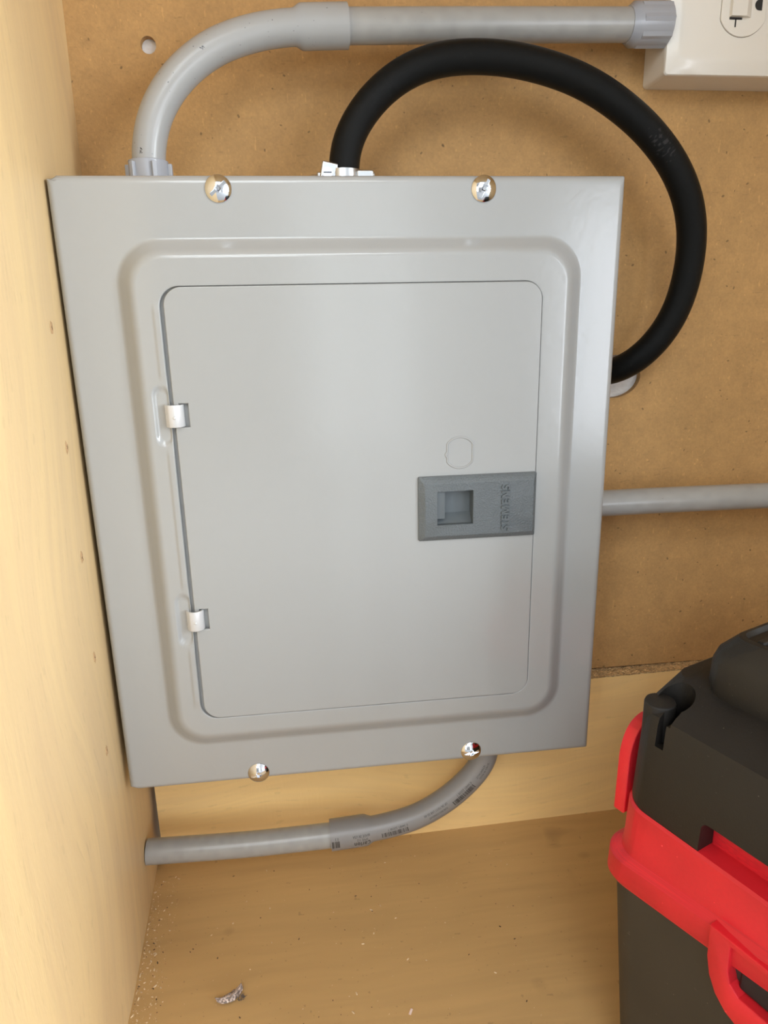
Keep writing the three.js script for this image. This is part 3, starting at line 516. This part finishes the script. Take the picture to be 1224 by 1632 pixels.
// ---------------------------------------------------------------- litter on the floor
{
  // curled dry scrap
  const sc = thing('dried_scrap', 'small curled grey dried scrap lying on the floor near the left wall', 'debris', [0.0695, floorY(0.0695), 0.1562]);
  const g = new THREE.PlaneGeometry(0.0205, 0.008, 40, 14), p = g.attributes.position;
  for (let i = 0; i < p.count; i++) {
    const x = p.getX(i), y = p.getY(i), t = x / 0.0205, w = 0.55 + 0.45 * Math.sin((t + 0.5) * Math.PI);
    const yy = y * w + 0.0032 * (t * t * 4 - 0.4);
    const n = vn((t + 1) * 11, (y / 0.008 + 1) * 6, 99, 99, 95) - 0.5, n2 = vn((t + 1) * 26, (y / 0.008 + 1) * 14, 99, 99, 96) - 0.5;
    p.setXYZ(i, x, 0.0014 + 0.0022 * (1 - Math.pow(y / 0.004, 2)) * w + 0.0016 * n + 0.0009 * n2 + 0.003 * Math.max(0, Math.abs(t) - 0.34) * 4 * 0.6, -yy);
  }
  g.computeVertexNormals();
  const scMat = std({ side: THREE.DoubleSide, roughness: 0.85, map: tex(128, 128, 1, 1, (u, v) => { const n = vn(u * 18, v * 12, 18, 12, 97), m = vn(u * 40, v * 30, 40, 30, 98); const k = 95 + 170 * n * (0.5 + 0.7 * m); return [k * 1.05, k * 0.95, k * 0.9]; }) });
  part('flake', g, scMat, sc).rotation.y = -0.42 + 0.9;
  const fr = []; for (let i = 0; i < 26; i++) { const a = rnd() * Math.PI * 2, l = 0.0015 + rnd() * 0.003; fr.push(new THREE.CylinderGeometry(0.00012, 0.00022, l, 5).translate(0, l / 2, 0).rotateZ(1 - rnd() * 2).rotateY(a).translate(0.0088 + (rnd() - 0.5) * 0.004, 0.0009 + rnd() * 0.002, 0.0035 + (rnd() - 0.5) * 0.003)); }
  const tuft = part('frayed_end', merge(fr), std({ color: linc(0.12, 0.1, 0.09), roughness: 0.9 }), sc); void tuft;
  const pf = thing('paper_flake', 'tiny pale pink flake on the floor at the bottom edge of the photo', 'debris', [0.2003, floorY(0.2003), 0.188]);
  const pg = new THREE.BoxGeometry(0.004, 0.0004, 0.0016, 6, 1, 2), q = pg.attributes.position; for (let i = 0; i < q.count; i++) q.setY(i, q.getY(i) + 0.0005 + 0.0004 * Math.sin(q.getX(i) * 900));
  pg.computeVertexNormals(); part('flake', pg, std({ color: linc(0.8, 0.62, 0.55), roughness: 0.8 }), pf).rotation.y = 1.0;
  // uncountable specks
  const chip = new THREE.IcosahedronGeometry(1, 0); { const c = chip.attributes.position; for (let i = 0; i < c.count; i++) c.setXYZ(i, c.getX(i) * (0.8 + 0.4 * Math.abs(Math.sin(c.getX(i) * 9))), c.getY(i) * 0.45, c.getZ(i) * 0.7); chip.computeVertexNormals(); }
  const scatter = (name, label, n, place, size, col) => {
    const m = new THREE.InstancedMesh(chip, std({ color: 0xffffff, roughness: 0.9 }), n), M = new THREE.Matrix4(), q = new THREE.Quaternion(), c = new THREE.Color();
    for (let i = 0; i < n; i++) { const [x, z] = place(), s = size(); q.setFromEuler(new THREE.Euler((rnd() - 0.5) * 0.5, rnd() * 6.3, (rnd() - 0.5) * 0.5)); M.compose(new THREE.Vector3(x, floorY(x) + s * 0.3, z), q, new THREE.Vector3(s * (0.7 + rnd()), s, s)); m.setMatrixAt(i, M); c.setRGB(...col()); m.setColorAt(i, c); }
    m.name = name; m.userData = { label, category: 'debris', kind: 'stuff' }; m.castShadow = m.receiveShadow = true; scene.add(m);
  };
  const near = () => { const z = 0.03 + rnd() * 0.16; return [wallX(0, z) + 0.0015 + Math.pow(rnd(), 2.2) * 0.022, z]; };
  const wide = () => [0.005 + rnd() * 0.32, 0.035 + rnd() * 0.17];
  scatter('sawdust', 'pale sawdust grains scattered over the floor and along the left wall', 520, () => (rnd() < 0.72 ? near() : wide()), () => 0.00022 + 0.0007 * Math.pow(rnd(), 4), () => { const k = 0.9 + rnd() * 0.3; return [0.72 * k, 0.56 * k, 0.36 * k]; });
  scatter('dirt_specks', 'dark dirt specks scattered over the floor', 240, () => (rnd() < 0.45 ? near() : wide()), () => 0.00018 + 0.0006 * Math.pow(rnd(), 4), () => { const k = 0.5 + rnd(); return [0.09 * k, 0.06 * k, 0.035 * k]; });
}
renderer.render(scene, camera);
